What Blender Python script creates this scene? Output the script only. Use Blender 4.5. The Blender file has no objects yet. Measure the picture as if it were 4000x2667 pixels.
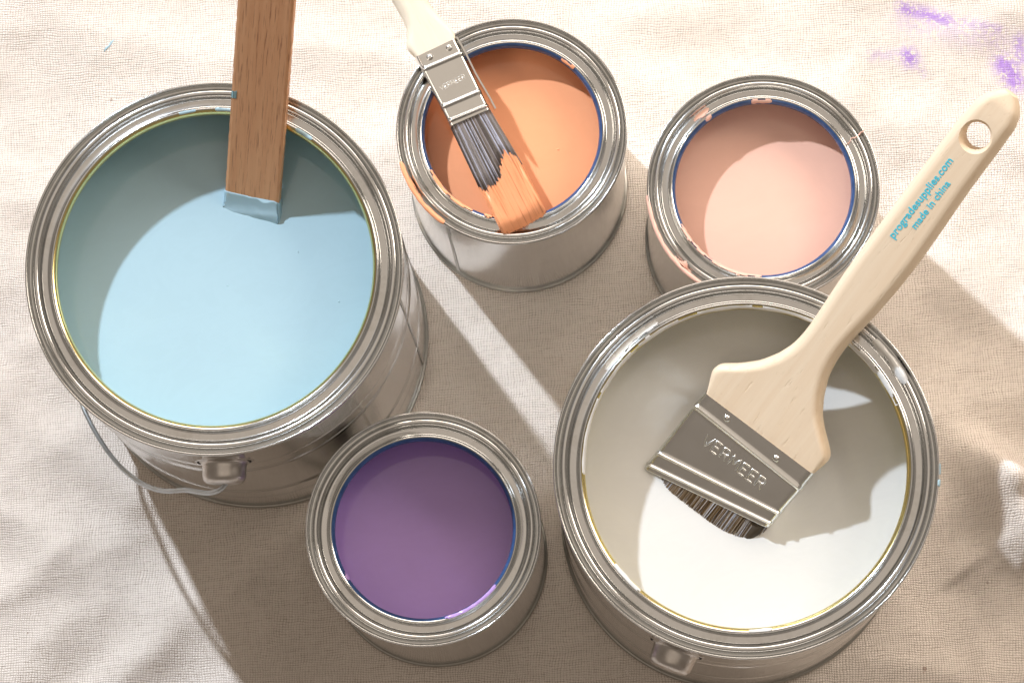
import bpy, math, random
import numpy as np
from mathutils import Vector, Matrix, noise
random.seed(7)
sc = bpy.context.scene
COL = sc.collection
R = math.radians

# ------------------------------------------------------------------ camera
cd = bpy.data.cameras.new('camera'); cam = bpy.data.objects.new('camera', cd); COL.objects.link(cam)
right = Vector((0.98124, -0.189974, -0.032824)); up = Vector((0.192789, 0.966914, 0.167063)); fwd = Vector((0.0, 0.170257, -0.9854))
m = Matrix((right, up, -fwd)).transposed().to_4x4(); m.translation = Vector((0, 0, 1.676545))
cam.matrix_world = m
cd.sensor_fit = 'HORIZONTAL'; cd.sensor_width = 36; cd.lens = 120.658; cd.clip_start = 0.05; cd.clip_end = 50
sc.camera = cam

# ------------------------------------------------------------------ light
w = bpy.data.worlds.new('World'); sc.world = w; w.use_nodes = True
bgn = w.node_tree.nodes['Background']; bgn.inputs[0].default_value = (1.0, 0.83, 0.68, 1); bgn.inputs[1].default_value = 0.225
def lamp(name, kind, loc, energy, color, target=None, **kw):
    d = bpy.data.lights.new(name, kind); d.energy = energy; d.color = color
    for k, v in kw.items(): setattr(d, k, v)
    o = bpy.data.objects.new(name, d); COL.objects.link(o); o.location = loc
    if target is not None: o.rotation_euler = (Vector(target) - Vector(loc)).to_track_quat('-Z', 'Y').to_euler()
    return o
KEY = (-0.4624, 1.2246, 1.0)
key = lamp('key_lamp', 'SPOT', KEY, 47.5, (0.82, 0.90, 1.0), (0.03, 0.02, 0.0), shadow_soft_size=0.022, spot_size=R(80), spot_blend=1.0)
key.data.use_nodes = True      # constant falloff: its light does not dim with distance
_t = key.data.node_tree; _f = _t.nodes.new('ShaderNodeLightFalloff'); _f.inputs['Strength'].default_value = 1.0; _t.links.new(_f.outputs['Constant'], _t.nodes['Emission'].inputs['Strength'])
lamp('ceiling_bounce', 'AREA', (0.1, 0.5, 2.6), 12.5, (1.0, 0.86, 0.72), (0.1, 0.5, 0), shape='RECTANGLE', size=3.0, size_y=3.0)
lamp('back_softbox', 'AREA', (0.6, 2.0, 1.25), 26, (1.0, 0.87, 0.75), (0.05, 0.25, 0), shape='RECTANGLE', size=1.8, size_y=1.0)
lamp('side_softbox', 'AREA', (1.35, 0.75, 1.10), 13, (1.0, 0.87, 0.74), (0.0, 0.22, 0), shape='RECTANGLE', size=0.6, size_y=0.6)
sc.view_settings.view_transform = 'Standard'; sc.view_settings.look = 'None'
sc.view_settings.exposure = 0.0; sc.view_settings.gamma = 1.0
sc.render.engine = 'CYCLES'
sc.cycles.max_bounces = 10; sc.cycles.diffuse_bounces = 4; sc.cycles.glossy_bounces = 6
sc.cycles.use_denoising = True; sc.cycles.caustics_reflective = True; sc.cycles.blur_glossy = 0.1

# ------------------------------------------------------------------ node helpers
class NT:
    def __init__(s, name):
        s.m = bpy.data.materials.new(name); s.m.use_nodes = True; s.t = s.m.node_tree; s.n = s.t.nodes
        s.b = s.n['Principled BSDF']; s._tc = None
    def add(s, typ, **kw):
        n = s.n.new(typ)
        for k, v in kw.items(): setattr(n, k, v)
        return n
    def link(s, a, b): s.t.links.new(a, b)
    def set(s, **kw):
        for k, v in kw.items():
            i = s.b.inputs[k.replace('_', ' ')]
            if hasattr(v, 'is_linked') or hasattr(v, 'links'): s.link(v, i)
            else: i.default_value = v if not (isinstance(v, tuple) and len(v) == 3) else (*v, 1)
        return s
    def coord(s, scale=(1, 1, 1), rot=(0, 0, 0), out='Object'):
        if s._tc is None: s._tc = s.add('ShaderNodeTexCoord')
        mp = s.add('ShaderNodeMapping'); mp.inputs['Scale'].default_value = scale; mp.inputs['Rotation'].default_value = rot
        s.link(s._tc.outputs[out], mp.inputs[0]); return mp.outputs[0]
    def math(s, op, a, b=None, c=None, clamp=False):
        n = s.add('ShaderNodeMath', operation=op); n.use_clamp = clamp
        for i, v in enumerate((a, b, c)):
            if v is None: continue
            if isinstance(v, (int, float)): n.inputs[i].default_value = v
            else: s.link(v, n.inputs[i])
        return n.outputs[0]
    def noise(s, vec, scale, detail=3, rough=0.55, dist=0.0):
        n = s.add('ShaderNodeTexNoise'); n.inputs['Scale'].default_value = scale; n.inputs['Detail'].default_value = detail
        n.inputs['Roughness'].default_value = rough; n.inputs['Distortion'].default_value = dist
        s.link(vec, n.inputs['Vector']); return n.outputs['Fac']
    def ramp(s, fac, stops, interp='LINEAR'):
        n = s.add('ShaderNodeValToRGB'); cr = n.color_ramp; cr.interpolation = interp
        while len(cr.elements) < len(stops): cr.elements.new(0.5)
        for e, (p, c) in zip(cr.elements, stops):
            e.position = p; e.color = (*c, 1) if isinstance(c, tuple) else (c, c, c, 1)
        s.link(fac, n.inputs[0]); return n.outputs[0]
    def mix(s, fac, a, b, mode='MIX'):
        n = s.add('ShaderNodeMix', data_type='RGBA', blend_type=mode)
        for i, v in ((0, fac), (6, a), (7, b)):
            if isinstance(v, (int, float)): n.inputs[i].default_value = v
            elif isinstance(v, tuple): n.inputs[i].default_value = (*v, 1)
            else: s.link(v, n.inputs[i])
        return n.outputs[2]
    def bump(s, h, strength=0.3, dist=0.001, normal=None):
        n = s.add('ShaderNodeBump'); n.inputs['Strength'].default_value = strength; n.inputs['Distance'].default_value = dist
        s.link(h, n.inputs['Height'])
        if normal is not None: s.link(normal, n.inputs['Normal'])
        return n.outputs[0]

def metal(name, col, rough, streak=None, dirt=0.25, bmp=0.03):
    n = NT(name)
    v = n.coord()
    a = n.noise(v, 260, 4)
    rr = n.math('MULTIPLY_ADD', n.noise(v, 60, 3), 0.10, rough - 0.05)
    c = n.mix(n.ramp(n.noise(v, 95, 5, 0.7), [(0.50, 0.0), (0.78, dirt)]), col, (col[0] * .45, col[1] * .38, col[2] * .28))
    h = a
    if streak:
        h = n.noise(n.coord(streak), 1.0, 3)
        rr = n.math('MULTIPLY_ADD', h, 0.16, rough - 0.08)
    n.set(Base_Color=c, Metallic=1.0, Roughness=rr, Normal=n.bump(h, bmp, 0.0003))
    return n.m
M_RIM = metal('tinplate_rim', (0.63, 0.635, 0.63), 0.15)
M_WALL = metal('tinplate_wall', (0.68, 0.68, 0.67), 0.15, (900, 900, 14), 0.18, 0.06)
M_SEAM = metal('tinplate_seam', (0.42, 0.41, 0.38), 0.30, None, 0.5)
M_EAR = metal('ear_steel', (0.58, 0.55, 0.52), 0.33, None, 0.45)
M_WIRE = metal('galvanised_wire', (0.42, 0.45, 0.47), 0.30, None, 0.35)
M_FERR = metal('nickel_ferrule', (0.78, 0.78, 0.76), 0.22, None, 0.10)
M_EMB = metal('embossed_metal', (0.70, 0.70, 0.68), 0.32, None, 0.0)
M_GOLD = metal('gold_lacquer_lining', (0.80, 0.68, 0.30), 0.22, None, 0.25)
def plain(name, col, rough=0.4, **kw):
    n = NT(name); n.set(Base_Color=col, Roughness=rough, **kw); return n.m
def blue_lining():
    n = NT('blue_enamel_lining'); v = n.coord()
    c = n.ramp(n.noise(v, 220, 3), [(0.3, (0.035, 0.085, 0.22)), (0.75, (0.06, 0.13, 0.31))])
    n.set(Base_Color=c, Roughness=0.24, Metallic=0.25, Normal=n.bump(n.noise(v, 900, 2), 0.1, 0.0003)); return n.m
M_BLUE = blue_lining()
M_DARK = plain('slot_shadow_gap', (0.02, 0.018, 0.015), 0.6)
def paintmat(name, col, rough=0.06, wet=0.0, rip=0.05):
    n = NT(name); v = n.coord()
    big = n.noise(v, 18, 2); dots = n.noise(v, 420, 1)
    d = n.ramp(dots, [(0.76, 0.0), (0.80, 1.0)])
    sw = n.noise(n.coord((1, 1.9, 1), (0, 0, 0.6)), 24, 4, 0.55, 3.2)
    h = n.math('ADD', n.math('MULTIPLY', big, 0.6), n.math('ADD', n.math('MULTIPLY', d, 0.10), n.math('MULTIPLY', sw, 0.10)))
    c = n.mix(n.math('MULTIPLY', n.ramp(sw, [(.42, 0.0), (.52, 1.0), (.60, 0.2), (.70, .9)]), 0.13), col, tuple(min(1, x * 1.10 + .015) for x in col))
    n.set(Base_Color=c, Roughness=rough, Normal=n.bump(h, rip, 0.004)); n.b.inputs['Coat Weight'].default_value = wet
    n.b.inputs['Coat Roughness'].default_value = 0.06; n.b.inputs['Specular IOR Level'].default_value = 0.5
    return n.m
C_BLUE = (0.39, 0.57, 0.665); C_ORANGE = (0.89, 0.385, 0.20); C_PINK = (0.80, 0.485, 0.385); C_PURPLE = (0.50, 0.325, 0.70); C_WHITE = (0.68, 0.69, 0.685)
M_PB = paintmat('light_blue_paint', C_BLUE); M_PO = paintmat('orange_paint', C_ORANGE); M_PP = paintmat('pink_paint', C_PINK)
M_PV = paintmat('purple_paint', C_PURPLE); M_PW = paintmat('white_paint', C_WHITE)

# ------------------------------------------------------------------ mesh helpers
def mesh_obj(name, verts, faces, mat, parent=None, smooth=True, label=None):
    me = bpy.data.meshes.new(name); me.from_pydata([tuple(v) for v in verts], [], faces); me.validate(); me.update()
    if smooth: me.shade_smooth()
    o = bpy.data.objects.new(name, me); COL.objects.link(o)
    if mat: me.materials.append(mat)
    if parent: o.parent = parent
    if label: o['label'] = label
    return o
def recalc(o):
    import bmesh
    bm = bmesh.new(); bm.from_mesh(o.data); bmesh.ops.recalc_face_normals(bm, faces=bm.faces); bm.to_mesh(o.data); bm.free(); return o
def empty(name, loc, label, cat, group=None, mat=None):
    o = bpy.data.objects.new(name, None); COL.objects.link(o)
    if mat is not None: o.matrix_world = mat
    else: o.location = loc
    o.empty_display_size = 0.02
    o['label'] = label; o['category'] = cat
    if group: o['group'] = group
    return o
def chaikin(p, n=2):
    for _ in range(n):
        q = [p[0]]
        for a, b in zip(p[:-1], p[1:]):
            q += [(a[0] * .75 + b[0] * .25, a[1] * .75 + b[1] * .25), (a[0] * .25 + b[0] * .75, a[1] * .25 + b[1] * .75)]
        p = q + [p[-1]]
    return p
def lathe(name, prof, segs, mat, parent, wob=None):
    vs, fs = [], []
    k = len(prof)
    for i in range(segs):
        a = 2 * math.pi * i / segs
        for r, z in prof:
            rr = r + (wob(a, z) if wob else 0)
            vs.append((rr * math.cos(a), rr * math.sin(a), z))
    for i in range(segs):
        j = (i + 1) % segs
        for t in range(k - 1): fs.append((i * k + t, j * k + t, j * k + t + 1, i * k + t + 1))
    return recalc(mesh_obj(name, vs, fs, mat, parent))
def tube(name, pts, rad, mat, parent, seg=10, cap=True):
    pts = [Vector(p) for p in pts]; vs, fs = [], []
    n = len(pts); ref = Vector((0.3, 0.2, 1)).normalized()
    for i, p in enumerate(pts):
        t = (pts[min(i + 1, n - 1)] - pts[max(i - 1, 0)]).normalized()
        a = t.cross(ref)
        if a.length < 1e-4: a = t.cross(Vector((1, 0, 0)))
        a.normalize(); b = t.cross(a)
        r = rad[i] if isinstance(rad, (list, tuple)) else rad
        for k in range(seg):
            an = 2 * math.pi * k / seg; vs.append(p + a * (r * math.cos(an)) + b * (r * math.sin(an)))
    for i in range(n - 1):
        for k in range(seg):
            k2 = (k + 1) % seg; fs.append((i * seg + k, i * seg + k2, (i + 1) * seg + k2, (i + 1) * seg + k))
    if cap: fs += [tuple(range(seg - 1, -1, -1)), tuple(range((n - 1) * seg, n * seg))]
    return recalc(mesh_obj(name, vs, fs, mat, parent))
def spline(pts, per=8):
    P = [Vector(p) for p in pts]; out = []
    for i in range(len(P) - 1):
        p0, p1, p2, p3 = P[max(i - 1, 0)], P[i], P[i + 1], P[min(i + 2, len(P) - 1)]
        for k in range(per):
            t = k / per
            out.append(0.5 * ((2 * p1) + (p2 - p0) * t + (2 * p0 - 5 * p1 + 4 * p2 - p3) * t * t + (3 * p1 - p0 - 3 * p2 + p3) * t ** 3))
    return out + [P[-1]]
def lerp(x, xs, ys):
    return float(np.interp(x, xs, ys))

# ------------------------------------------------------------------ the drop cloth
CANS = {'blue': (-0.12285, 0.31472), 'orange': (0.01865, 0.36563), 'pink': (0.12760, 0.31635), 'purple': (-0.05602, 0.19140), 'white': (0.08941, 0.18245)}
RB = {'blue': .084, 'white': .084, 'orange': .054, 'pink': .054, 'purple': .054}
FOLDS = [  # polyline, height, width on the lit side, width on the far side
    ([(-0.32, .207), (-.276, .214), (-.250, .224), (-.224, .240), (-.200, .246), (-.17, .247)], .0052, .020, .0095),
    ([(-.235, .150), (-.218, .166), (-.200, .172), (-.178, .188), (-.160, .190), (-.135, .182)], .0044, .014, .009),
    ([(-.30, .10), (-.22, .13), (-.16, .145), (-.10, .15)], .0026, .014, .010),
    ([(-.13, .205), (-.10, .185), (-.085, .160), (-.08, .12)], .0058, .012, .008),
    ([(-.30, .30), (-.26, .315), (-.235, .312)], .0030, .020, .014),
    ([(.212, .150), (.2097, .1393), (.203, .110), (.190, .06)], .0035, .007, .008),
    ([(.178, .225), (.205, .190), (.240, .160), (.27, .15)], .0048, .016, .012),
    ([(.236, .185), (.216, .166), (.222, .146), (.235, .135)], .034, .024, .020),  # tall hump added so the cloth catches the key as a lit patch
    ([(.17, .30), (.205, .285), (.25, .25), (.30, .23)], .0022, .020, .018),
    ([(.08, .45), (.11, .435), (.15, .425), (.19, .405)], .0020, .014, .012),
    ([(.17, .39), (.20, .375), (.24, .345), (.29, .33)], .0028, .018, .014),
    ([(-.20, .40), (-.17, .43), (-.12, .455), (-.05, .46)], .0016, .02, .014),
    ([(.00, .12), (.03, .10), (.07, .07), (.10, .02)], .0026, .014, .012),
    ([(.15, .10), (.17, .085), (.20, .03)], .0026, .010, .010),
]
def cloth_axis(a, b, lo, hi, fine):
    o1 = list(np.linspace(lo, a, 22))[:-1]; o2 = list(np.linspace(a, b, int((b - a) / fine) + 1)); o3 = list(np.linspace(b, hi, 22))[1:]
    return np.array(o1 + o2 + o3)
def make_cloth():
    xs = cloth_axis(-.34, .34, -1.3, 1.3, .0022); ys = cloth_axis(.0, .56, -.9, 1.5, .0022)
    X, Y = np.meshgrid(xs, ys); Z = np.zeros_like(X)
    for pts, h, wl, wd in FOLDS:
        best = np.full(X.shape, 1e9); sgn = np.zeros_like(X); tt = np.zeros_like(X); n = len(pts) - 1
        for i in range(n):
            a = np.array(pts[i]); b = np.array(pts[i + 1]); d = b - a; L2 = d @ d
            t = np.clip(((X - a[0]) * d[0] + (Y - a[1]) * d[1]) / L2, 0, 1)
            dx = X - a[0] - t * d[0]; dy = Y - a[1] - t * d[1]; dist = np.hypot(dx, dy)
            k = dist < best; best = np.where(k, dist, best); sgn = np.where(k, dy * .9 - dx * .4, sgn); tt = np.where(k, (i + t) / n, tt)
        wdt = np.where(sgn > 0, wl, wd)
        h = h * (.75 + .45 * np.sin(X * 95 + Y * 40 + h * 9000))
        Z += h * np.exp(-(best / wdt) ** 2) * np.clip(np.minimum(tt, 1 - tt) * 5 + .15, 0, 1)
    f = np.zeros_like(X).ravel(); xr = X.ravel(); yr = Y.ravel()
    for i in range(len(f)):
        x, y = xr[i], yr[i]
        zn = math.exp(-((x + .235) ** 2 + (y - .175) ** 2) / .0075) + math.exp(-((x - .255) ** 2 + (y - .20) ** 2) / .006) + .6 * math.exp(-((x - .22) ** 2 + (y - .36) ** 2) / .006) + .5 * math.exp(-((x + .05) ** 2 + (y - .10) ** 2) / .006)
        wx_ = x + .02 * noise.noise((x * 18, y * 18, 9.)); wy_ = y + .02 * noise.noise((x * 18, y * 18, 19.))
        f[i] = zn * (.0050 * (1 - 2.4 * abs(noise.noise((wx_ * 9 + wy_ * 6, wy_ * 17 - wx_ * 9, 3.7)))) + .0030 * noise.noise((wx_ * 26, wy_ * 38, 5.5))) + .0030 * noise.noise((x * 11, y * 16, 1.3)) + .0024 * noise.noise((x * 24 + y * 14, y * 26 - x * 8, 7.1)) + .0009 * noise.noise((x * 62, y * 75, 2.2)) + .0018 * (1 - abs(noise.noise((x * 9 + y * 13, y * 9 - x * 6, 4.4))) * 3.2)
    Z += f.reshape(X.shape)
    mask = np.ones_like(X)
    for k, (cx, cy) in CANS.items():
        d = np.hypot(X - cx, Y - cy) - RB[k]; t = np.clip((d + .002) / .022, 0, 1); mask *= t * t * (3 - 2 * t)
    Z = Z * mask - .0004
    ny, nx = X.shape
    vs = np.stack([X.ravel(), Y.ravel(), Z.ravel()], 1)
    idx = np.arange(nx * ny).reshape(ny, nx)
    fs = np.stack([idx[:-1, :-1].ravel(), idx[:-1, 1:].ravel(), idx[1:, 1:].ravel(), idx[1:, :-1].ravel()], 1)
    me = bpy.data.meshes.new('drop_cloth'); me.from_pydata(vs.tolist(), [], fs.tolist()); me.update(); me.shade_smooth()
    # dried paint stains, as a mask with a shape of its own
    S = [([(.2248, .4181), (.2274, .4156), (.2335, .4137), (.2399, .4097), (.2452, .407)], .0035, 1.0), ([(.2452, .407), (.2572, .4021), (.2692, .397)], .0022, .6),
         ([(.222, .3935), (.2232, .3912)], .0042, 1.1), ([(.205, .397), (.219, .3944)], .003, .35), ([(.2245, .390), (.2281, .3824)], .0016, .45),
         ([(.278, .3898), (.2773, .3805)], .0035, .8), ([(.268, .3797), (.2706, .3738), (.272, .3697)], .0055, 1.1), ([(.2775, .382), (.270, .377)], .004, .6),
         ([(.226, .411), (.250, .400), (.268, .392)], .008, .28), ([(.262, .40), (.2665, .390)], .0015, .5)]
    att = np.zeros(X.shape)
    for pts, wd, st in S:
        for a, b in zip(pts[:-1], pts[1:]):
            a = np.array(a); b = np.array(b); d = b - a
            t = np.clip(((X - a[0]) * d[0] + (Y - a[1]) * d[1]) / (d @ d), 0, 1)
            att = np.maximum(att, st * np.exp(-(np.hypot(X - a[0] - t * d[0], Y - a[1] - t * d[1]) / wd) ** 2))
    at = me.attributes.new('stain', 'FLOAT', 'POINT'); at.data.foreach_set('value', att.ravel().astype(np.float32))
    o = bpy.data.objects.new('drop_cloth', me); COL.objects.link(o); o['kind'] = 'structure'
    o['label'] = 'cream woven canvas drop cloth under the paint cans'
    n = NT('woven_canvas')
    v = n.coord(rot=(0, 0, R(11.1)))
    sep = n.add('ShaderNodeSeparateXYZ'); n.link(v, sep.inputs[0])
    na = n.noise(v, 55, 2); nb = n.noise(n.coord((1, 1, 1), (0, 0, 1.3)), 55, 2)
    xx = n.math('ADD', n.math('MULTIPLY', sep.outputs[0], math.pi / .00132), n.math('MULTIPLY', na, 11.0))
    yy = n.math('ADD', n.math('MULTIPLY', sep.outputs[1], math.pi / .00116), n.math('MULTIPLY', nb, 11.0))
    wx = n.math('ABSOLUTE', n.math('SINE', xx)); wy = n.math('ABSOLUTE', n.math('SINE', yy))
    rows = n.noise(n.coord((90, 700, 1), (0, 0, R(11.1))), 1.0, 3, .7); cols = n.noise(n.coord((700, 110, 1), (0, 0, R(11.1))), 1.0, 3, .7)
    thr = n.math('ADD', n.math('MULTIPLY', rows, .55), n.math('MULTIPLY', cols, .35))
    h = n.math('ADD', n.math('POWER', n.math('MULTIPLY', wx, wy), 0.6), n.math('MULTIPLY', thr, 1.9))
    base = n.mix(n.ramp(n.math('MULTIPLY', h, .5), [(0.30, 0.0), (0.70, 1.0)]), (0.30, 0.225, 0.17), (0.80, 0.728, 0.665))
    base = n.mix(n.ramp(n.noise(v, 14, 4), [(0.35, 0.0), (0.75, 0.35)]), base, (0.70, 0.62, 0.56))
    def specks(scale, thr_, col, base):
        vo = n.add('ShaderNodeTexVoronoi'); vo.inputs['Scale'].default_value = scale; n.link(v, vo.inputs['Vector'])
        sp = n.add('ShaderNodeSeparateColor'); n.link(vo.outputs['Color'], sp.inputs[0])
        rad = n.math('MULTIPLY', n.math('POWER', sp.outputs[0], 3.0), thr_)
        k = n.math('LESS_THAN', n.math('ADD', vo.outputs['Distance'], n.math('MULTIPLY', n.noise(v, 1400, 2), .03)), rad)
        return n.mix(n.math('MULTIPLY', k, n.math('MULTIPLY_ADD', sp.outputs[1], .6, .2)), base, col)
    base = specks(62, .085, (0.22, 0.12, 0.075), base)
    base = specks(26, .050, (0.10, 0.07, 0.08), base)
    base = specks(33, .060, (0.62, 0.30, 0.12), base)
    a = n.add('ShaderNodeAttribute', attribute_name='stain')
    sm = n.math('MULTIPLY', a.outputs['Fac'], n.ramp(n.math('ADD', n.math('MULTIPLY', n.noise(v, 380, 3, .7), 1.0), n.math('MULTIPLY', h, .10)), [(0.56, 0.0), (0.61, 1.0)]))
    sm = n.math('ADD', sm, n.math('MULTIPLY', n.math('GREATER_THAN', a.outputs['Fac'], .9), .5), clamp=True)
    base = n.mix(n.math('MULTIPLY', sm, 0.85), base, (0.36, 0.19, 0.62))
    b1 = n.bump(h, 0.7, 0.0005)
    n.set(Base_Color=base, Roughness=0.95, Normal=n.bump(n.noise(v, 700, 2), 0.25, 0.0004, b1)); n.b.inputs['Specular IOR Level'].default_value = 0.12
    me.materials.append(n.m)
    return o
cloth = make_cloth()
# ------------------------------------------------------------------ cans
RIM = [(1.25, -4.2), (1.15, -3.4), (0.25, -3.2), (0.0, -2.6), (0.0, -0.6), (0.2, -0.1), (0.6, 0.0), (0.9, -0.1), (1.15, -0.7), (1.3, -2.6), (1.6, -3.4), (2.2, -3.5), (2.75, -3.0),
       (3.05, -1.9), (3.45, -1.25), (4.2, -0.95), (5.0, -1.05), (5.7, -1.7), (6.15, -2.8), (6.45, -3.9), (6.9, -4.4), (7.8, -4.45), (9.6, -4.2), (10.15, -3.9), (10.4, -3.0), (10.55, -1.9), (10.85, -1.2), (11.3, -1.0), (11.75, -1.25)]
LINING = [(11.75, -1.25), (12.2, -1.55), (12.7, -2.1), (13.1, -2.9), (13.3, -3.8), (13.3, -5.2), (12.9, -5.9), (11.5, -6.3), (8.0, -6.5), (2.2, -6.6)]
def can(key, name_label, big, depth, paint, paint_label, lining_mat, group):
    cx, cy = CANS[key]
    Ro, H, k = (.084, .193, 14.0 / 13.3) if big else (.0538, .1238, 1.0)
    root = empty('paint_can', (cx, cy, 0), name_label, 'paint can', group)
    conv = lambda L: [(Ro - o * k / 1000, H + z / 1000) for o, z in L]
    rim = chaikin(conv(RIM), 2); lin = chaikin(conv(LINING), 2)
    seg = 256 if big else 192
    Rw = Ro - 1.25 * k / 1000
    wp = [(Rw, H - .0040)]
    beads = [(.150, .00022), (.132, .0005), (.128, -.0003), (.058, .0005), (.054, -.0003), (.036, .00022)] if big else []
    zs = np.linspace(H - .006, .0045, 60 if big else 20)
    zz = sorted(set([round(float(z), 5) for z in zs] + [round(b + d, 5) for b, _ in beads for d in (-.0016, -.0008, 0, .0008, .0016)]), reverse=True)
    for z in zz:
        off = sum(h * math.exp(-((z - b) / .0009) ** 2) for b, h in beads)
        wp.append((Rw + off, z))
    wp.append((Rw, .0040))
    wob = lambda a, z: .00018 * noise.noise((math.cos(a) * 2.2, math.sin(a) * 2.2, z * 18 + cx * 40)) * min(1, (H - z) / .03) * min(1, z / .03)
    lathe('wall', wp, seg, M_WALL, root, wob)
    ring = lathe('top_ring', rim, seg, M_RIM, root)
    li = lathe('lining', lin, seg, lining_mat, ring, None)
    if not big: li['label'] = 'dark blue enamelled inner lip'
    else: li['label'] = 'gold lacquered inner lip'
    bs = chaikin([(Rw, .0040), (Rw + .0002, .0036), (Rw + .0011, .0034), (Rw + .0014, .0026), (Rw + .0013, .0006), (Rw + .0006, .0), (Rw - .0012, .0), (Rw - .003, .0012), (0.002, .0014)], 2)
    lathe('base_seam', bs, seg, M_SEAM, root)
    lathe('inner_wall', [(Rw - .0006, H - .0065), (Rw - .0007, H - depth - .02)], seg, paint, root)['label'] = 'paint-coated inside of the wall'
    # liquid paint surface, with a slight creep up the wall
    vs, fs = [(0, 0, H - depth)], []
    nr, na = 26, 128
    for i in range(1, nr + 1):
        r = (Rw - .0008) * i / nr
        for j in range(na):
            a = 2 * math.pi * j / na
            z = H - depth + .00010 * noise.noise((r * math.cos(a) * 45 + cx * 99, r * math.sin(a) * 45, 3)) + .0010 * max(0, (r / Rw - .965) / .035) ** 2
            vs.append((r * math.cos(a), r * math.sin(a), z))
    for j in range(na): fs.append((0, 1 + j, 1 + (j + 1) % na))
    for i in range(nr - 1):
        for j in range(na):
            a, b = 1 + i * na + j, 1 + i * na + (j + 1) % na; fs.append((a, a + na, b + na, b))
    mesh_obj('paint', vs, fs, paint, root, True, paint_label)
    return dict(root=root, rim=rim, lin=lin, prof=rim + lin[1:], Ro=Ro, H=H, Rw=Rw, k=k)

def smear(c, a0, a1, o0, o1, mat, T=.0006, seed=1, edge=.25, label=None, na=None, freq=9, name='paint_drip', hole=None):
    """a film of paint hugging the rim profile between radial offsets o0..o1 (mm from the outer edge) and angles a0..a1"""
    prof = c['prof']; Ro, k = c['Ro'], c['k']
    offs = [(Ro - r) * 1000 / k for r, z in prof]
    ztop = max(range(len(prof)), key=lambda i: prof[i][1])
    imax = max(range(len(offs)), key=lambda i: offs[i] if i < len(c['rim']) + 22 else -1)
    if o0 < 0: s0 = next(i for i in range(ztop) if prof[i][1] > c['H'] + o0 / 1000)
    else: s0 = next((i for i in range(ztop - 3, imax) if offs[i] >= o0), imax - 6)
    s1 = next((i for i in range(max(ztop, s0 + 1), imax) if offs[i] >= o1), imax)
    seg = prof[s0:s1 + 1]
    # resample
    L = [0]
    for p, q in zip(seg[:-1], seg[1:]): L.append(L[-1] + math.hypot(q[0] - p[0], q[1] - p[1]))
    ns = max(6, int(L[-1] / .00045)); span = R((a1 - a0) % 360) * seg[0][0]
    na = na or max(10, int(span / .0006))
    vs, keep, fs = [], [], []
    for i in range(na + 1):
        ta = i / na; a = R(a0 + ((a1 - a0) % 360) * ta)
        for j in range(ns + 1):
            ts = j / ns; s = ts * L[-1]
            r = float(np.interp(s, L, [p[0] for p in seg])); z = float(np.interp(s, L, [p[1] for p in seg]))
            e = min(L[-1] * .02, 1e-4)
            r2 = float(np.interp(s + e, L, [p[0] for p in seg])); z2 = float(np.interp(s + e, L, [p[1] for p in seg]))
            r1 = float(np.interp(s - e, L, [p[0] for p in seg])); z1 = float(np.interp(s - e, L, [p[1] for p in seg]))
            tr, tz = r2 - r1, z2 - z1; ln = math.hypot(tr, tz) or 1
            nr_, nz_ = tz / ln, -tr / ln
            if nz_ * 1 + nr_ * .2 < 0 and ts < .3 and False: nr_, nz_ = -nr_, -nz_
            hw = .78 + .5 * noise.noise((a * freq * 1.3, seed * 2.3, 4)); xx = max(0, 1 - min(ta, 1 - ta) * span / (L[-1] * .75)); yy = abs(2 * ts - 1 - .35 * noise.noise((a * freq, seed, 9))) / max(.3, min(1, hw)); q0 = 1 - math.hypot(xx, yy)
            q = q0 * 1.5 - edge * .5 * (.6 + noise.noise((a * freq * 3 + seed * 7.7, s * 900, seed)) + .6 * noise.noise((a * freq * 7, s * 2200, seed + 2)))
            if hole: q -= hole(ta, ts)
            th = T * max(0, min(1, q * 1.6)) ** .6 * (1 + .35 * noise.noise((a * 14, s * 500, seed + 5)))
            keep.append(q > -.02)
            rr, z3 = r + nr_ * (th + .00002) , z + nz_ * (th + .00002)
            vs.append((rr * math.cos(a), rr * math.sin(a), z3))
    for i in range(na):
        for j in range(ns):
            f = (i * (ns + 1) + j, i * (ns + 1) + j + 1, (i + 1) * (ns + 1) + j + 1, (i + 1) * (ns + 1) + j)
            if all(keep[x] for x in f): fs.append(f)
    if not fs: return None
    used = sorted(set(x for f in fs for x in f)); mp = {u: i for i, u in enumerate(used)}
    return recalc(mesh_obj(name, [vs[u] for u in used], [tuple(mp[x] for x in f) for f in fs], mat, c['root'], True, label))

blue = can('blue', 'large gallon can of light blue paint with a stir stick and wire handle', True, .0307, M_PB, 'glossy light blue paint', M_GOLD, 'large gallon paint cans')
white = can('white', 'large gallon can of white paint with a wide brush standing in it', True, .0306, M_PW, 'glossy white paint', M_GOLD, 'large gallon paint cans')
orange = can('orange', 'small quart can of orange paint with a narrow brush laid across it', False, .0177, M_PO, 'glossy orange paint', M_BLUE, 'small quart paint cans')
pink = can('pink', 'small quart can of pale pink paint behind the white paint can', False, .0195, M_PP, 'glossy pale pink paint', M_BLUE, 'small quart paint cans')
purple = can('purple', 'small quart can of purple paint in the shade of the blue can', False, .0290, M_PV, 'glossy purple paint', M_BLUE, 'small quart paint cans')

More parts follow.
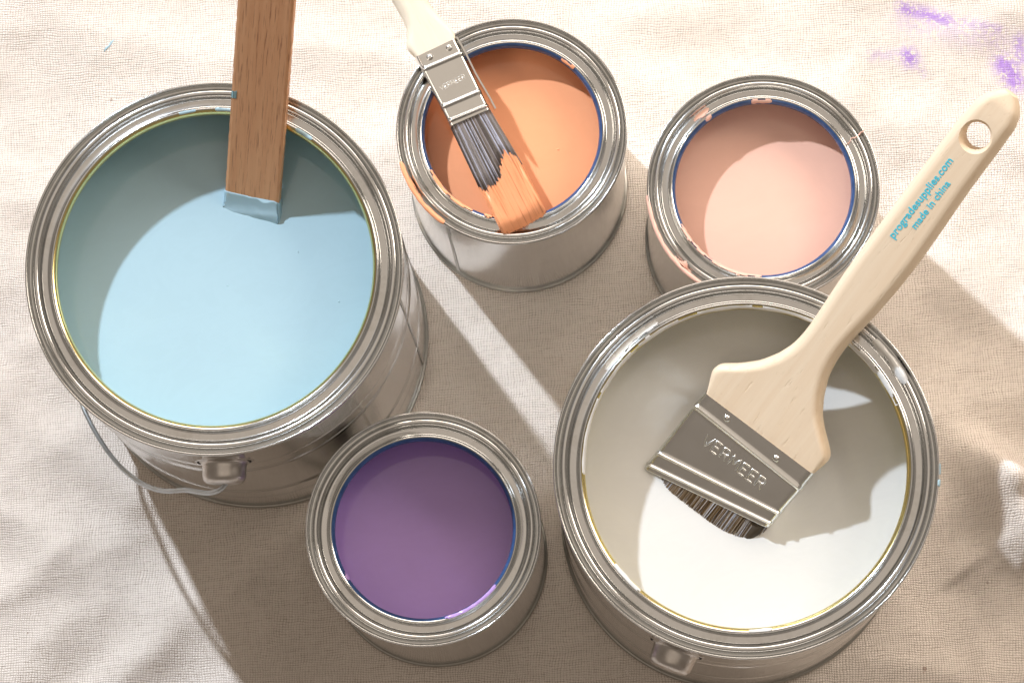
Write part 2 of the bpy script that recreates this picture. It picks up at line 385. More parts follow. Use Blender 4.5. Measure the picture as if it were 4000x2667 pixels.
# side seams (a lapped weld line down the wall)
def side_seam(c, ang):
    r = c['Rw'] + .00022; vs, fs = [], []
    for z in np.linspace(.0045, c['H'] - .0045, 12):
        for da in (-.0009, .0009): a = R(ang) + da / r; vs.append((r * math.cos(a), r * math.sin(a), z))
    for i in range(11): fs.append((2 * i, 2 * i + 1, 2 * i + 3, 2 * i + 2))
    return mesh_obj('side_seam', vs, fs, M_SEAM, c['root'])
side_seam(orange, -136); side_seam(purple, 100); side_seam(pink, 140); side_seam(blue, -20); side_seam(white, 60)

# ears
def ear(c, ang, z0, out=1.0):
    e = Vector((math.cos(R(ang)), math.sin(R(ang)), 0)); t = Vector((-e.y, e.x, 0)); u = Vector((0, 0, 1))
    prof = chaikin([(.0160, -.0034), (.0152, -.0008), (.0128, .0002), (.0110, .0004), (.0102, .0010), (.0099, .0025), (.0098, .0056), (.0094, .0078), (.0080, .0092), (.0050, .0098), (.0, .0099)], 2); prof = [(r, d * (out if d > .0005 else 1)) for r, d in prof]
    vs, fs = [], []; n = 48; k = len(prof)
    for i in range(n):
        a = 2 * math.pi * i / n
        for r, d in prof: 
            sag = (r * math.cos(a)) ** 2 / (2 * c['Rw'])
            vs.append(e * (c['Rw'] + d - (sag if d < .003 else sag * .2)) + t * (r * math.cos(a)) + u * (z0 + r * math.sin(a)))
    for i in range(n):
        j = (i + 1) % n
        for q in range(k - 1): fs.append((i * k + q, j * k + q, j * k + q + 1, i * k + q + 1))
    o = recalc(mesh_obj('ear', vs, fs, M_EAR, c['root']))
    for s in (-1, 1):      # stamped slots either side
        pts = []
        for q in range(9):
            a = s * R(-24 + 6 * q) + (0 if s > 0 else math.pi)
            r = .01165; sag = (r * math.cos(a)) ** 2 / (2 * c['Rw'])
            pts.append(e * (c['Rw'] + .0003 - sag) + t * (r * math.cos(a)) + u * (z0 + r * math.sin(a)))
        tube('slot', pts, [.0001, .0003, .0005, .0006, .0006, .0006, .0005, .0003, .0001], M_DARK, o, 6)
    return o
ear(blue, -99.6, .160); ear(blue, 80.4, .156, .25)
ear(white, -122.7, .158); ear(white, 57.3, .156, .4)
# wire bail handle of the blue can
e = Vector((math.cos(R(-99.6)), math.sin(R(-99.6)), 0)); l = Vector((e.y, -e.x, 0)); d = l * math.cos(R(50)) - Vector((0, 0, 1)) * math.sin(R(50))
ed = [(0.088, -0.0030), (0.0915, -0.0018), (0.0943, 0.0035), (0.0948, 0.0126), (0.0930, 0.0232), (0.0912, 0.0324), (0.0899, 0.048), (0.087, 0.0606), (0.0821, 0.0733), (0.0749, 0.0862), (0.0665, 0.0976), (0.0583, 0.1065), (0.0501, 0.1142), (0.0400, .1218), (.026, .1290), (.010, .1328)]
ed += [(-a * .915, b) for a, b in reversed(ed)]
tube('bail_handle', spline([Vector((0, 0, .160)) + e * a + d * b for a, b in ed], 6), .00115, M_WIRE, blue['root'], 12)
# ------------------------------------------------------------------ spilled paint on the rims
smear(orange, -176, -136, -2.4, 1.2, M_PO, .0007, 1, .12, 'orange drip along the outer rim')
smear(orange, -168, -154, .4, 2.2, M_PO, .0009, 2, .15)
smear(orange, -166, -126, 10.9, 12.8, M_PO, .0006, 3, .12)
smear(orange, 34, 46, 10.9, 13.0, M_PO, .0005, 4, .2)
smear(orange, -120, -112, 11.2, 13.1, M_PO, .0008, 5, .1)
smear(pink, 72, 87, 11.0, 13.2, M_PP, .0006, 6, .10)
smear(pink, 113, 119, 10.5, 13.2, M_PP, .0005, 7, .10)
smear(pink, 111, 124, 6.6, 9.6, M_PP, .0003, 8, .18)
smear(pink, -168, -102, 11.0, 12.8, M_PP, .0007, 9, .10)
smear(pink, 172, -132, -2.4, 1.15, M_PP, .0006, 10, .10, 'pink drip along the outer rim')
smear(pink, -154, -141, .3, 4.6, M_PP, .0009, 11, .2)
smear(purple, -163, -156, 11.0, 13.3, M_PV, .0006, 12, .1)
smear(purple, -88, -48, 10.9, 12.7, M_PV, .0007, 13, .12, 'lilac smear along the inner lip')
smear(blue, 86, 93, 10.9, 12.2, M_PB, .0004, 14, .2)
smear(blue, 73, 80, 10.9, 12.4, M_PB, .0004, 15, .2)
smear(blue, 42, 50, 10.6, 12.4, M_PB, .0004, 16, .25)
smear(white, 24, 172, 11.5, 13.2, M_PW, .0004, 17, .04, 'white paint film round the inner lip', freq=6)
smear(white, 10, 38, 10.9, 12.9, M_PW, .0005, 18, .22, freq=11)
smear(white, 16, 34, 1.4, 7.5, M_PW, .0006, 19, .26, 'puddle of white paint in the rim groove', hole=lambda ta, ts: 1.1 * max(0, 1 - math.hypot((ta - .62) / .22, (ts - .62) / .17)))
smear(white, 109, 134, 6.8, 10.2, M_PW, .0003, 20, .35)
smear(white, -155, -141, 10.9, 12.9, M_PW, .0006, 22, .15)
smear(white, -101, -92, 11.0, 12.6, M_PW, .0005, 23, .15)
smear(white, -14, -10, -1.5, .9, M_PB, .0007, 25, .1, 'light blue speck on the outer rim')
smear(white, -17.5, -14.8, -1.5, .9, M_PB, .0006, 26, .1, 'light blue speck on the outer rim')
# thin dried thread of pink paint across the rim
tube('paint_thread', [Vector((r * math.cos(R(a)), r * math.sin(R(a)), pink['H'] + z)) for r, a, z in ((.0447, 17, -.0028), (.0462, 17.8, -.0026), (.0472, 18.6, -.0018), (.0488, 17.6, -.0005), (.0505, 17.9, -.0006), (.0522, 18.8, -.0014), (.0531, 18.3, .0003), (.0537, 18.9, -.0002))], [.0003, .00025, .00035, .0003, .0003, .00045, .0003, .0002], M_PP, pink['root'], 6)
# ------------------------------------------------------------------ stir stick
def frame_mat(P0, U, V, N): return Matrix(((U[0], V[0], N[0], P0[0]), (U[1], V[1], N[1], P0[1]), (U[2], V[2], N[2], P0[2]), (0, 0, 0, 1)))
def orient(P0, U, V):
    U = Vector(U).normalized(); V = Vector(V); V = (V - U * V.dot(U)).normalized(); N = V.cross(U) * 1.0
    if N.z < 0: N = -N
    return Vector(P0), U, V, N
# local frames are (u along, v across, n up out of the top face); mirrored frames are avoided by negating v
def frame(P0, U, V):
    P0, U, V, N = orient(P0, U, V)
    if U.cross(-V).dot(N) < 0: raise ValueError
    return frame_mat(P0, U, -V, N)          # local y = -v
def wood(name, c0, c1, cpore, pore=(30, 1600, 400), fine=0.5, rough=0.6, pth=(0.62, 0.74)):
    n = NT(name); v = n.coord(pore)
    p = n.noise(v, 1.0, 3, .6); g = n.noise(n.coord((9, 260, 260)), 1.0, 4, .6)
    c = n.mix(n.ramp(g, [(0.3, 0.0), (0.72, 1.0)]), c0, c1)
    pm = n.ramp(p, [(pth[0], 0.0), (pth[1], 1.0)])
    c = n.mix(n.math('MULTIPLY', pm, fine), c, cpore)
    n.set(Base_Color=c, Roughness=rough, Normal=n.bump(n.math('SUBTRACT', n.math('MULTIPLY', g, .5), pm), 0.35, 0.0004)); n.b.inputs['Specular IOR Level'].default_value = 0.3
    return n.m
M_OAK = wood('red_oak', (0.64, 0.32, 0.165), (0.76, 0.425, 0.235), (0.33, 0.15, 0.08), (62, 1250, 500), .75, .55, (0.55, 0.68))
M_BEECH = wood('pale_beech', (0.78, 0.615, 0.44), (0.84, 0.70, 0.53), (0.62, 0.42, 0.25), (120, 900, 700), .14, .6)
M_CREAM = wood('cream_wood', (0.80, 0.72, 0.58), (0.85, 0.78, 0.66), (0.70, 0.58, 0.42), (120, 900, 700), .18, .5)
SM = frame((-0.0934, 0.33709, 0.1623), (0.25768, 0.6706, 0.69562), (0.91216, -0.40629, 0.05379))
stick = empty('stir_stick', (0, 0, 0), 'flat brown wooden stir stick leaning in the light blue paint', 'stir stick', mat=SM)
def slab(u0, u1, y0, y1, n0, n1, nu, ny, jit, seed, edge_u1=None, r=.0004):
    # box with slightly rough sawn edges: cross-section ring of ny points lofted along u
    e_ = .0012; cut = [0, e_ / (y1 - y0)] + [k / ny for k in range(1, ny)] + [1 - e_ / (y1 - y0), 1]
    ring = [(y0 + (y1 - y0) * k, n1) for k in cut] + [(y1, n1 + (n0 - n1) * k / 4) for k in range(1, 4)] + [(y1 + (y0 - y1) * k, n0) for k in cut] + [(y0, n0 + (n1 - n0) * k / 4) for k in range(1, 4)]
    vs, fs = [], []; m_ = len(ring)
    for i in range(nu + 1):
        for q, (y, n_) in enumerate(ring):
            top = u1 if edge_u1 is None else edge_u1(y)
            u = u0 + (top - u0) * i / nu
            yy = y + (jit * noise.noise((u * 300, y * 40, seed)) if y in (y0, y1) else 0)
            corner = (y in (y0, y1)) and (n_ in (n0, n1))
            nn = n_ + (-r if corner and n_ == n1 else r if corner and n_ == n0 else 0) + .00006 * noise.noise((u * 90, y * 700, seed))
            vs.append((u, yy, nn))
    for i in range(nu):
        for q in range(m_):
            q2 = (q + 1) % m_; fs.append((i * m_ + q, i * m_ + q2, (i + 1) * m_ + q2, (i + 1) * m_ + q))
    fs += [tuple(range(m_)), tuple(range(nu * m_ + m_ - 1, nu * m_ - 1, -1))]
    return vs, fs
vs, fs = slab(-.085, .205, 0, .0251, -.0046, 0, 240, 10, .00022, 3)
recalc(mesh_obj('blade', vs, fs, M_OAK, stick, False))
vs, fs = slab(-.030, .009, -.00025, .02535, -.0049, .00025, 46, 40, .00012, 5, lambda y: .0096 + .0010 * noise.noise((y * 220, 0, 0)) - .0010 * (1 - y / .0251) + .0003 * math.sin(y * 700))
def flare(v):        # the coat thickens to a wet skirt where it meets the paint
    u, y, n_ = v; k = math.exp(-max(0, u - .0012 + .0035 * (y / .0251 - .5)) / .0022) if u > -.006 else 1
    k = k * (1 + .25 * noise.noise((u * 400, y * 260, 3)))
    return (u, y + (.0010 * k if y > .02 else -.0010 * k if y < .005 else 0), n_ + (.0012 * k if n_ > -.002 else -.0010 * k))
recalc(mesh_obj('paint_coating', [flare(v) for v in vs], fs, M_PB, stick, True, 'light blue paint coating the dipped end'))
vs, fs = slab(.0585, .0630, .0222, .0252, -.0030, .00012, 10, 8, .0005, 8, lambda y: .0622 + .0012 * noise.noise((y * 900, 1, 0)))
recalc(mesh_obj('paint_spot', vs, fs, plain('dried_teal_paint', (.22, .36, .38), .5), stick, True, 'small dried teal paint spot on the edge'))
# ------------------------------------------------------------------ brushes
def rrect(W, T, r, nc=6, ntop=10):
    """rounded rectangle ring (a,b) centred on 0, counter-clockwise from the top-left"""
    r = min(r, T * .499, W * .499); pts = []
    x, y = W / 2, T / 2
    def arc(cx, cy, a0): 
        for k in range(nc + 1):
            a = a0 - (math.pi / 2) * k / nc; pts.append((cx + r * math.cos(a), cy + r * math.sin(a)))
    def line(x0, y0, x1, y1, n):
        for k in range(1, n):
            t = k / n; t = t * t * (3 - 2 * t) if n > 3 else t
            pts.append((x0 + (x1 - x0) * t, y0 + (y1 - y0) * t))
    arc(-x + r, y - r, math.pi); line(-x + r, y, x - r, y, ntop); arc(x - r, y - r, math.pi / 2); line(x, y - r, x, -y + r, 3)
    arc(x - r, -y + r, 0); line(x - r, -y, -x + r, -y, ntop); arc(-x + r, -y + r, -math.pi / 2); line(-x, -y + r, -x, y - r, 3)
    return pts
def loft(name, stations, mat, parent, cap=True):
    """stations: (uL, vL, uR, vR, n_top, thickness, corner) -> tube; local coords (u, -v, n)"""
    vs, fs = [], []
    for (uL, vL, uR, vR, nt, T, r) in stations:
        W = math.hypot(vR - vL, 0); ring = rrect(W, T, r)
        for a, b in ring:
            s = a / W + .5; vs.append((uL + (uR - uL) * s, -(vL + (vR - vL) * s), nt - T / 2 + b))
    m_ = len(ring)
    for i in range(len(stations) - 1):
        for q in range(m_):
            q2 = (q + 1) % m_; fs.append((i * m_ + q, i * m_ + q2, (i + 1) * m_ + q2, (i + 1) * m_ + q))
    if cap: fs += [tuple(range(m_)), tuple(range(len(stations) * m_ - 1, (len(stations) - 1) * m_ - 1, -1))]
    return recalc(mesh_obj(name, vs, fs, mat, parent))
def ferrule(parent, keys, ribs, T0, T1, mat, corner=.0028):
    """keys: (s, uL, vL, uR, vR); ribs: list of (s, half width in s, height)"""
    ss = sorted(set([k / 60 for k in range(61)] + [r_[0] + r_[1] * q / 6 for r_ in ribs for q in range(-9, 10) if 0 <= r_[0] + r_[1] * q / 6 <= 1]))
    K = list(zip(*keys)); st = []
    for s in ss:
        uL, vL, uR, vR = (lerp(s, K[0], K[i]) for i in range(1, 5))
        h = sum(hh * math.exp(-((s - c_) / (w_ * .55)) ** 2) for c_, w_, hh in ribs)
        T = T0 + (T1 - T0) * s
        st.append((uL, vL - h * .25, uR, vR + h * .25, h, T + 2 * h, corner))
    # open sleeve with a turned-in edge at the lip
    uL, vL, uR, vR, nt, T, c_ = st[-1]
    st.append((uL + .0001, vL + .0006, uR + .0001, vR - .0006, nt - .0006, T - .0012, c_)); st.append((uL + .004, vL + .0007, uR + .004, vR - .0007, nt - .0007, T - .0014, c_))
    return loft('ferrule', st, mat, parent, False)
def rivet(parent, u, v, rad, hgt=.0007):
    pr = [(rad * 1.35, -.0001), (rad * 1.15, .00002), (rad, .0002), (rad * .85, hgt * .75), (rad * .5, hgt), (0.00001, hgt * 1.05)]
    vs, fs = [], []; n = 20; k = len(pr)
    for i in range(n):
        a = 2 * math.pi * i / n
        for r, z in pr: vs.append((u + r * math.cos(a), -v + r * math.sin(a), z))
    for i in range(n):
        j = (i + 1) % n
        for q in range(k - 1): fs.append((i * k + q, j * k + q, j * k + q + 1, i * k + q + 1))
    return recalc(mesh_obj('rivet', vs, fs, M_FERR, parent))
GLY = {'V': [[(0, 1), (.38, 0), (.76, 1)]], 'E': [[(.6, 1), (0, 1), (0, 0), (.6, 0)], [(0, .52), (.5, .52)]],
       'R': [[(0, 0), (0, 1), (.42, 1), (.6, .88), (.6, .64), (.42, .5), (0, .5)], [(.3, .5), (.64, 0)]], 'M': [[(0, 0), (.12, 1), (.44, .3), (.76, 1), (.88, 0)]]}
ADV = {'V': .98, 'E': .86, 'R': .9, 'M': 1.12}
def lettering(parent, text, u0, v0, size, direc, rad, sink, mat, sx=1.0, shear=0.0):
    """embossed monoline capitals; baseline runs along +v (direc=1), letters rise along +u"""
    vs, fs = [], []; x = 0
    for ch in text:
        for st in GLY[ch]:
            pts = []
            for (a, b), (c_, d_) in zip(st[:-1], st[1:]):
                for k in range(4): pts.append((a + (c_ - a) * k / 4, b + (d_ - b) * k / 4))
            pts.append(st[-1])
            P = [Vector((u0 + (b * size + (x + a) * size * shear), -(v0 + (x + a * sx) * size * direc), -sink)) for a, b in pts]
            base = len(vs); seg = 8
            for i, p in enumerate(P):
                t = (P[min(i + 1, len(P) - 1)] - P[max(i - 1, 0)]).normalized(); s_ = Vector((-t.y, t.x, 0)); rr = rad * (.55 if i in (0, len(P) - 1) else 1)
                for k in range(seg):
                    an = 2 * math.pi * k / seg; vs.append(p + s_ * (rr * math.cos(an)) + Vector((0, 0, rr * math.sin(an))))
            for i in range(len(P) - 1):
                for k in range(seg):
                    k2 = (k + 1) % seg; fs.append((base + i * seg + k, base + i * seg + k2, base + (i + 1) * seg + k2, base + (i + 1) * seg + k))
        x += ADV[ch] * sx
    return recalc(mesh_obj('embossed_lettering', vs, fs, mat, parent))
def print_text(parent, s, u0, v0, size, mat, off=.00018):
    cu = bpy.data.curves.new('printed_lettering', 'FONT'); cu.body = s; cu.size = size; cu.offset = size * .020; cu.extrude = .00004; cu.space_character = 1.02
    t = bpy.data.objects.new('tmp', cu); COL.objects.link(t); dg = bpy.context.evaluated_depsgraph_get()
    me = bpy.data.meshes.new_from_object(t.evaluated_get(dg)); bpy.data.objects.remove(t)
    for v in me.vertices: v.co = Vector((u0 + v.co.x, -v0 + v.co.y, off + v.co.z))
    me.materials.clear(); me.materials.append(mat); me.name = 'printed_lettering'
    o = bpy.data.objects.new('printed_lettering', me); COL.objects.link(o); o.parent = parent; return o
def bristle_mat(name, stops, rough=.35, attr=None):
    n = NT(name); g = n.add('ShaderNodeNewGeometry') if not attr else n.add('ShaderNodeAttribute', attribute_name=attr)
    n.set(Base_Color=n.ramp(g.outputs['Random Per Island' if not attr else 'Fac'], stops, 'LINEAR'), Roughness=rough); n.b.inputs['Specular IOR Level'].default_value = .6
    return n.m
M_BRW = bristle_mat('mixed_filament', [(0, (.05, .028, .012)), (.35, (.13, .075, .03)), (.6, (.22, .16, .10)), (.78, (.40, .36, .32)), (.88, (.55, .58, .68)), (1, (.07, .05, .04))])
M_BRO = bristle_mat('grey_filament_sheen', [(.15, (.045, .036, .034)), (.32, (.13, .105, .09)), (.45, (.24, .22, .22)), (.58, (.14, .10, .06)), (.70, (.34, .34, .42)), (.85, (.50, .53, .66))], .35, 'tone')  # blue-lavender stops paint highlights onto the grey-brown bristle clumps
def filament(vs, fs, pts, rads, seg=4):
    base = len(vs)
    for i, p in enumerate(pts):
        r = rads[i]
        for k in range(seg):
            a = 2 * math.pi * k / seg; vs.append((p[0], -(p[1] + r * math.cos(a)), p[2] + r * math.sin(a)))
    for i in range(len(pts) - 1):
        for k in range(seg):
            k2 = (k + 1) % seg; fs.append((base + i * seg + k, base + i * seg + k2, base + (i + 1) * seg + k2, base + (i + 1) * seg + k))
    fs.append(tuple(base + (len(pts) - 1) * seg + k for k in range(seg)))

# --- the wide angled brush in the white can
WM = frame((0.09499, 0.15734, 0.1692), (0.69726, 0.58507, 0.41415), (0.64279, -0.76604, 0)) @ Matrix.Diagonal((1.011, 1.004, 1, 1))
wb = empty('paint_brush', (0, 0, 0), 'wide angled brush with pale wooden handle standing in the white paint', 'paint brush', 'paint brushes', mat=WM)
Lh = [(.020, -.0566), (.0300, -.0570), (.0345, -.0592), (.0385, -.0612), (.0418, -.0610), (.0445, -.0575), (.0475, -.0539), (.0544, -.0474), (.062, -.0429), (.0707, -.0398), (.0789, -.0391), (.0881, -.0396), (.0989, -.0404), (.118, -.0414), (.1326, -.0415), (.1512, -.0416), (.1706, -.0418), (.193, -.0418), (.2030, -.0410), (.2080, -.0391), (.2115, -.0365), (.2140, -.0335)]
Rh = [(.020, .0010), (.0300, .0014), (.0345, .0024), (.0385, .0032), (.0410, .0018), (.0440, -.0018), (.0475, -.0062), (.0520, -.0110), (.0589, -.0155), (.0673, -.0192), (.0759, -.0210), (.0858, -.0210), (.099, -.0195), (.1164, -.0183), (.1331, -.0181), (.1514, -.0189), (.1692, -.0198), (.19, -.0200), (.2030, -.0203), (.2080, -.0218), (.2115, -.0243), (.2140, -.0275)]
st = []
for u in list(np.linspace(.020, .068, 44)) + list(np.linspace(.071, .200, 40)) + list(np.linspace(.2015, .2139, 14)):
    vL = lerp(u, *zip(*Lh)); vR = lerp(u, *zip(*Rh))
    T = lerp(u, [.02, .035, .05, .09, .15, .2, .2085, .2139], [.0122, .0122, .0125, .0150, .0140, .0126, .0110, .0070]); r = lerp(u, [.02, .031, .036, .05, .2, .2139], [.0012, .0012, .0030, .0046, .0050, .0036])
    drop = lerp(u, [0, .2, .2085, .2139], [-.0009, -.0009, -.0015, -.0034])
    st.append((u, vL, u, vR, drop, T, r))
# smooth the outline a little
def smooth_st(st, it=3):
    for _ in range(it):
        st = [st[0]] + [tuple((a * .25 + b * .5 + c_ * .25) for a, b, c_ in zip(p, q, r_)) for p, q, r_ in zip(st[:-2], st[1:-1], st[2:])] + [st[-1]]
    return st
hd = loft('handle', smooth_st(st, 2), M_BEECH, wb)
# hanging hole, cut right through
cv, cf = [], []; n = 40; pr = [(.0078, .004), (.0078, -.0004), (.0068, -.0016), (.0061, -.0032), (.0060, -.018)]
for i in range(n):
    a = 2 * math.pi * i / n
    for r, z in pr: cv.append((.1912 + r * math.cos(a), .0312 + r * math.sin(a) * .97, z))
k = len(pr)
for i in range(n):
    j = (i + 1) % n
    for q in range(k - 1): cf.append((i * k + q, j * k + q, j * k + q + 1, i * k + q + 1))
cf += [tuple(i * k for i in range(n)), tuple(i * k + k - 1 for i in range(n - 1, -1, -1))]
cut = recalc(mesh_obj('cutter', cv, cf, None, wb, False))
md = hd.modifiers.new('hole', 'BOOLEAN'); md.object = cut; md.operation = 'DIFFERENCE'; md.solver = 'EXACT'
bpy.context.view_layer.update()
me = bpy.data.meshes.new_from_object(hd.evaluated_get(bpy.context.evaluated_depsgraph_get()))
hd.modifiers.clear(); hd.data = me; me.name = 'handle'; bpy.data.objects.remove(cut)
me.set_sharp_from_angle(angle=R(38))
fr = ferrule(wb, [(0, .0298, -.0577, .0312, .0018), (.18, .0226, -.0583, .0223, .0016), (.62, -.0047, -.0592, .0084, .0010), (.86, -.0118, -.0596, .0025, .0008), (1, -.0152, -.0597, -.0008, .0006)],
             [(.18, .034, .0008), (.64, .036, .0008), (.88, .036, .0009)], .0142, .0142, M_FERR)
rivet(fr, .0268, -.0431, .0014); rivet(fr, .0264, -.0153, .0014)
lettering(fr, 'VERMEER', .0108, -.0455, .0053, 1, .00055, .00018, M_EMB, 1.0)
CY = plain('cyan_print', (0.06, 0.56, 0.72), .6)
print_text(hd, 'progradesupplies.com', .1350, -.0325, .0047, CY, -.00078)
print_text(hd, 'made in china', .1440, -.0275, .0044, CY, -.00078)
vs, fs = [], []
rnd = random.Random(11)
for i in range(1500):
    s = rnd.random(); v = -.0588 + .0586 * s; ul = -.0150 + (.0142) * s + .003
    ln = .0065 * math.sqrt(max(0, 1 - abs(2 * s - 1) ** 3.5)) + .0004
    dep = rnd.random() ** 2 * .006
    n0 = -.0070 + ln - dep
    ang = (s - .5) * .10 + rnd.gauss(0, .03)
    if i % 97 == 0: ang += rnd.choice((-.18, .22))
    Ln = .026
    filament(vs, fs, [(ul, v, n0 - .0005), (ul - .006, v + ang * .004, n0), (ul - Ln, v + ang * Ln * .8, n0 - .0012)], [.00020, .00020, .00013])
bw = mesh_obj('bristles', vs, fs, M_BRW, wb, True, 'brown and grey bristles dipped in the paint'); bw['kind'] = 'stuff'
# dark core so that the bundle is dense
loft('bristle_core', [(-.0115, -.0580, .0025, -.0006, -.0012, .0110, .004), (-.034, -.0575, -.020, -.0010, -.0030, .0080, .004)], plain('bristle_core_brown', (.05, .035, .02), .6), wb)

# --- the narrow brush across the orange can
OM = frame((-0.01889, 0.4049, 0.1375), (-0.27259, 0.95063, 0.14834), (0.96126, 0.27564, 0))
ob = empty('paint_brush', (0, 0, 0), 'narrow brush with cream handle laid across the orange paint can', 'paint brush', 'paint brushes', mat=OM)
st = []
LO = [(-.012, .0016), (.0, .0012), (.0025, .0002), (.0055, -.0010), (.0080, -.0002), (.0115, .0022), (.0149, .0034), (.02, .0036), (.0288, .0030), (.06, .0008), (.09, .0), (.125, .0014), (.135, .005)]
RO = [(-.012, .0204), (.0, .0208), (.002, .0222), (.0051, .0215), (.009, .0204), (.0129, .0193), (.02, .0179), (.0288, .0180), (.06, .0200), (.09, .0208), (.125, .0196), (.135, .016)]
for u in list(np.linspace(-.012, .03, 34)) + list(np.linspace(.033, .13, 26)) + [.132, .1335, .1348]:
    T = lerp(u, [-.012, .01, .04, .12, .1348], [.0112, .0110, .0115, .012, .006])
    st.append((u, lerp(u, *zip(*LO)), u, lerp(u, *zip(*RO)), lerp(u, [0, .12, .1348], [-.0009, -.0009, -.003]), T, lerp(u, [-.002, .004, .02], [.001, .0025, .0045])))
loft('handle', smooth_st(st, 2), M_CREAM, ob)
fo = ferrule(ob, [(0, .0003, .0007, -.0002, .0209), (.19, -.0065, .0008, -.0078, .0209), (.73, -.0257, .0009, -.0270, .0205), (.92, -.0329, .0008, -.0345, .0204), (1, -.0358, .0006, -.0368, .0204)],
             [(.19, .040, .0007), (.735, .040, .0007), (.925, .034, .0008)], .0130, .0125, M_FERR, .0018)
rivet(fo, -.0027, .0064, .0013); rivet(fo, -.0029, .0164, .0013)
lettering(fo, 'VERMEER', -.0190, .0042, .0022, 1, .00017, .00009, M_EMB, .92)
# folded seam flap standing off the right side
vs, fs = [], []
for i in range(9):
    t = i / 8; u = .0002 - .0378 * t; v = .0213 + .0010 * t + .0002 * math.sin(t * 9)
    for dv, nn in ((0, .0000), (.0008, .0000), (.0008, -.0105), (0, -.0105)): vs.append((u, -(v + dv), nn))
for i in range(8):
    for q in range(4): fs.append((4 * i + q, 4 * i + (q + 1) % 4, 4 * i + 4 + (q + 1) % 4, 4 * i + 4 + q))
fs += [(0, 1, 2, 3), (35, 34, 33, 32)]
recalc(mesh_obj('seam_flap', vs, fs, M_FERR, fo, False))
dv_, df_, pv_, pf_ = [], [], [], []
rnd = random.Random(5)
NC = 15
TUFT = [rnd.gauss(0, .0006) for _ in range(47)]; TONE = [rnd.random() for _ in range(31)]; tones = []
def ub(s):   # where the wet paint begins, per position across the brush
    return lerp(s, [0, .04, .10, .35, .50, .53, .60, .66, .72, .80, .86, .93, .97, 1.0], [-.0655, -.0690, -.0693, -.0688, -.0672, -.0642, -.0630, -.0605, -.0588, -.0572, -.0588, -.0600, -.0640, -.0670])
for i in range(2600):
    s = rnd.random()
    cl = (math.floor(s * NC) + .5) / NC
    dep = rnd.random() ** 1.7
    v0 = .0009 + .0194 * s; scl = s + (cl - s) * .22
    v1 = -.0003 + .0226 * scl; v1 += rnd.gauss(0, .0002); vtip = -.0003 + .0226 * (s * .85 + scl * .15)
    rise = math.cos((s - cl) * NC * math.pi) * .00025
    edge = (1 - abs(2 * s - 1) ** 6)
    nt = lambda t: (-.0009 - (1 - edge) * .0016 + rise * min(1, t * 4) * (1 - t) * 1.6) - dep * lerp(t, [0, 1], [.0085, .0016])
    ue = -.0912 + rnd.gauss(0, .00035) + (.0016 * dep) - .0006 * math.sin(s * 3.1)
    u0 = -.034; tuft = int(s * 46); B = ub((tuft + .5) / 46) + TUFT[tuft] + rnd.gauss(0, .00035)
    if rnd.random() < .10 and s > .5: B -= rnd.random() * .011
    elif rnd.random() < .05: B -= rnd.random() * .008
    tone = .62 * TONE[int(s * 30)] + .38 * rnd.random()
    P = lambda u: (u, lerp(u, [ue, -.066, -.050, u0], [vtip, v1 * .7 + vtip * .3, v1 * .5 + v0 * .5, v0]), nt((u0 - u) / (u0 - ue)))
    r = .00019
    us = np.linspace(u0, B - .0006, 5); filament(dv_, df_, [P(u) for u in us], [r] * 5); tones += [tone] * 20
    us = np.linspace(B, ue, 5); filament(pv_, pf_, [(a, b, c_ + .00012) for a, b, c_ in (P(u) for u in us)], [r * .9, r * 1.25, r * 1.3, r * 1.3, r * 1.0])
bo = mesh_obj('bristles', dv_, df_, M_BRO, ob, True, 'grey bristles'); bo['kind'] = 'stuff'
_a = bo.data.attributes.new('tone', 'FLOAT', 'POINT'); _a.data.foreach_set('value', tones)
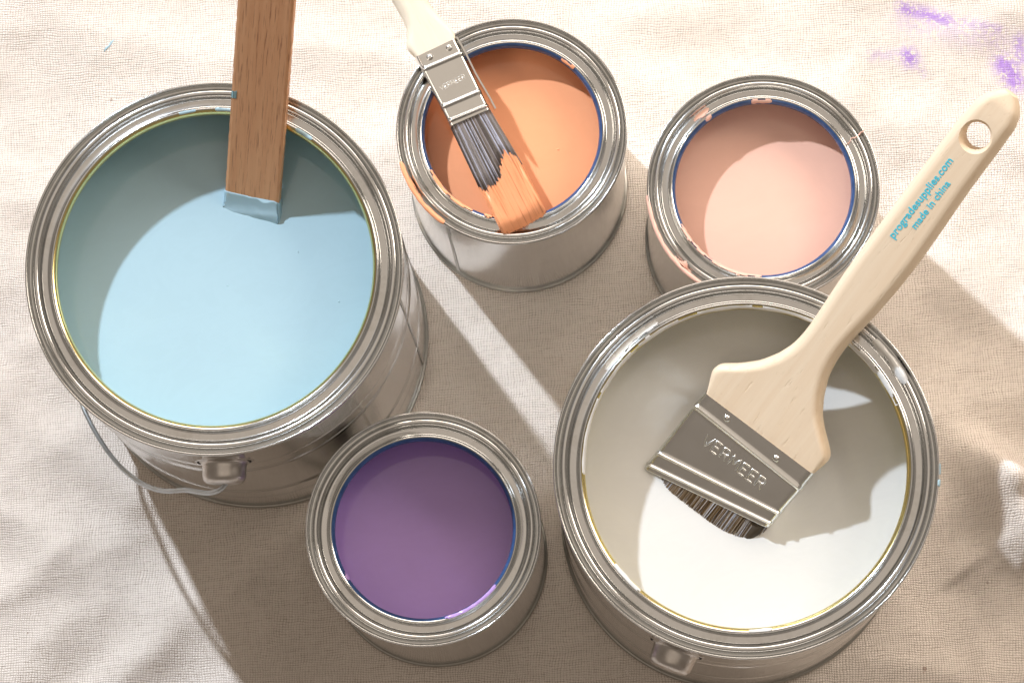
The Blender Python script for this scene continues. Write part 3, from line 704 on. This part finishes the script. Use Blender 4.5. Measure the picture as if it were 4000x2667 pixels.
def wet():
    n = NT('orange_paint_on_bristles'); v = n.coord((40, 1300, 600)); g = n.noise(v, 1.0, 3, .6)
    n.set(Base_Color=n.ramp(g, [(.32, (.62, .21, .085)), (.46, (.86, .36, .17)), (.8, (.89, .40, .21))]), Roughness=.42); return n.m
M_WET = wet()
bp = mesh_obj('painted_bristles', pv_, pf_, M_WET, ob, True, 'bristle tips soaked in orange paint'); bp['kind'] = 'stuff'
core = plain('bristle_core_grey', (.06, .05, .05), .6)
loft('bristle_core', [(-.034, .0016, -.034, .0196, -.0022, .0090, .003), (-.066, .0010, -.066, .0210, -.0020, .0055, .002)], core, ob)
loft('paint_layer', smooth_st([(-.070, .0006, -.066, .0214, -.0011, .0040, .0012), (-.076, .0002, -.074, .0219, -.0008, .0036, .0012), (-.083, .0001, -.083, .0221, -.00065, .0028, .001), (-.0905, -.0001, -.0903, .0222, -.0005, .0021, .0008)], 1), M_WET, ob)

# ------------------------------------------------------------------ bits lying on the cloth
tube('paint_fleck', [(-.1738, .4752, .0012), (-.1725, .4766, .0014), (-.1709, .4774, .0014), (-.1695, .4790, .0014), (-.1674, .4806, .0012)], [.0003, .0006, .0005, .0006, .0003], M_PB, cloth, 6)['label'] = 'light blue dried paint fleck on the cloth'

# small air bubbles standing on the wet paint
def bubbles(c, depth, mat, spots, seed):
    rnd = random.Random(seed)
    for (x, y, r) in spots:
        vs, fs = [], []
        for i in range(5):
            a = math.pi / 2 * i / 4.5
            for j in range(12): b = 2 * math.pi * j / 12; vs.append((x + r * 1.25 * math.cos(a) * math.cos(b), y + r * 1.25 * math.cos(a) * math.sin(b), c['H'] - depth - .0001 + r * .7 * math.sin(a)))
        for i in range(4):
            for j in range(12): fs.append((i * 12 + j, i * 12 + (j + 1) % 12, (i + 1) * 12 + (j + 1) % 12, (i + 1) * 12 + j))
        fs.append(tuple(48 + j for j in range(12)))
        mesh_obj('bubble', vs, fs, mat, c['root'])
bubbles(blue, .0307, M_PB, [(.002, -.003, .0004), (.050, -.020, .0005), (.036, .006, .0004)], 1)
bubbles(orange, .0177, M_PO, [(.020, -.009, .0005), (.004, -.028, .0004)], 2)
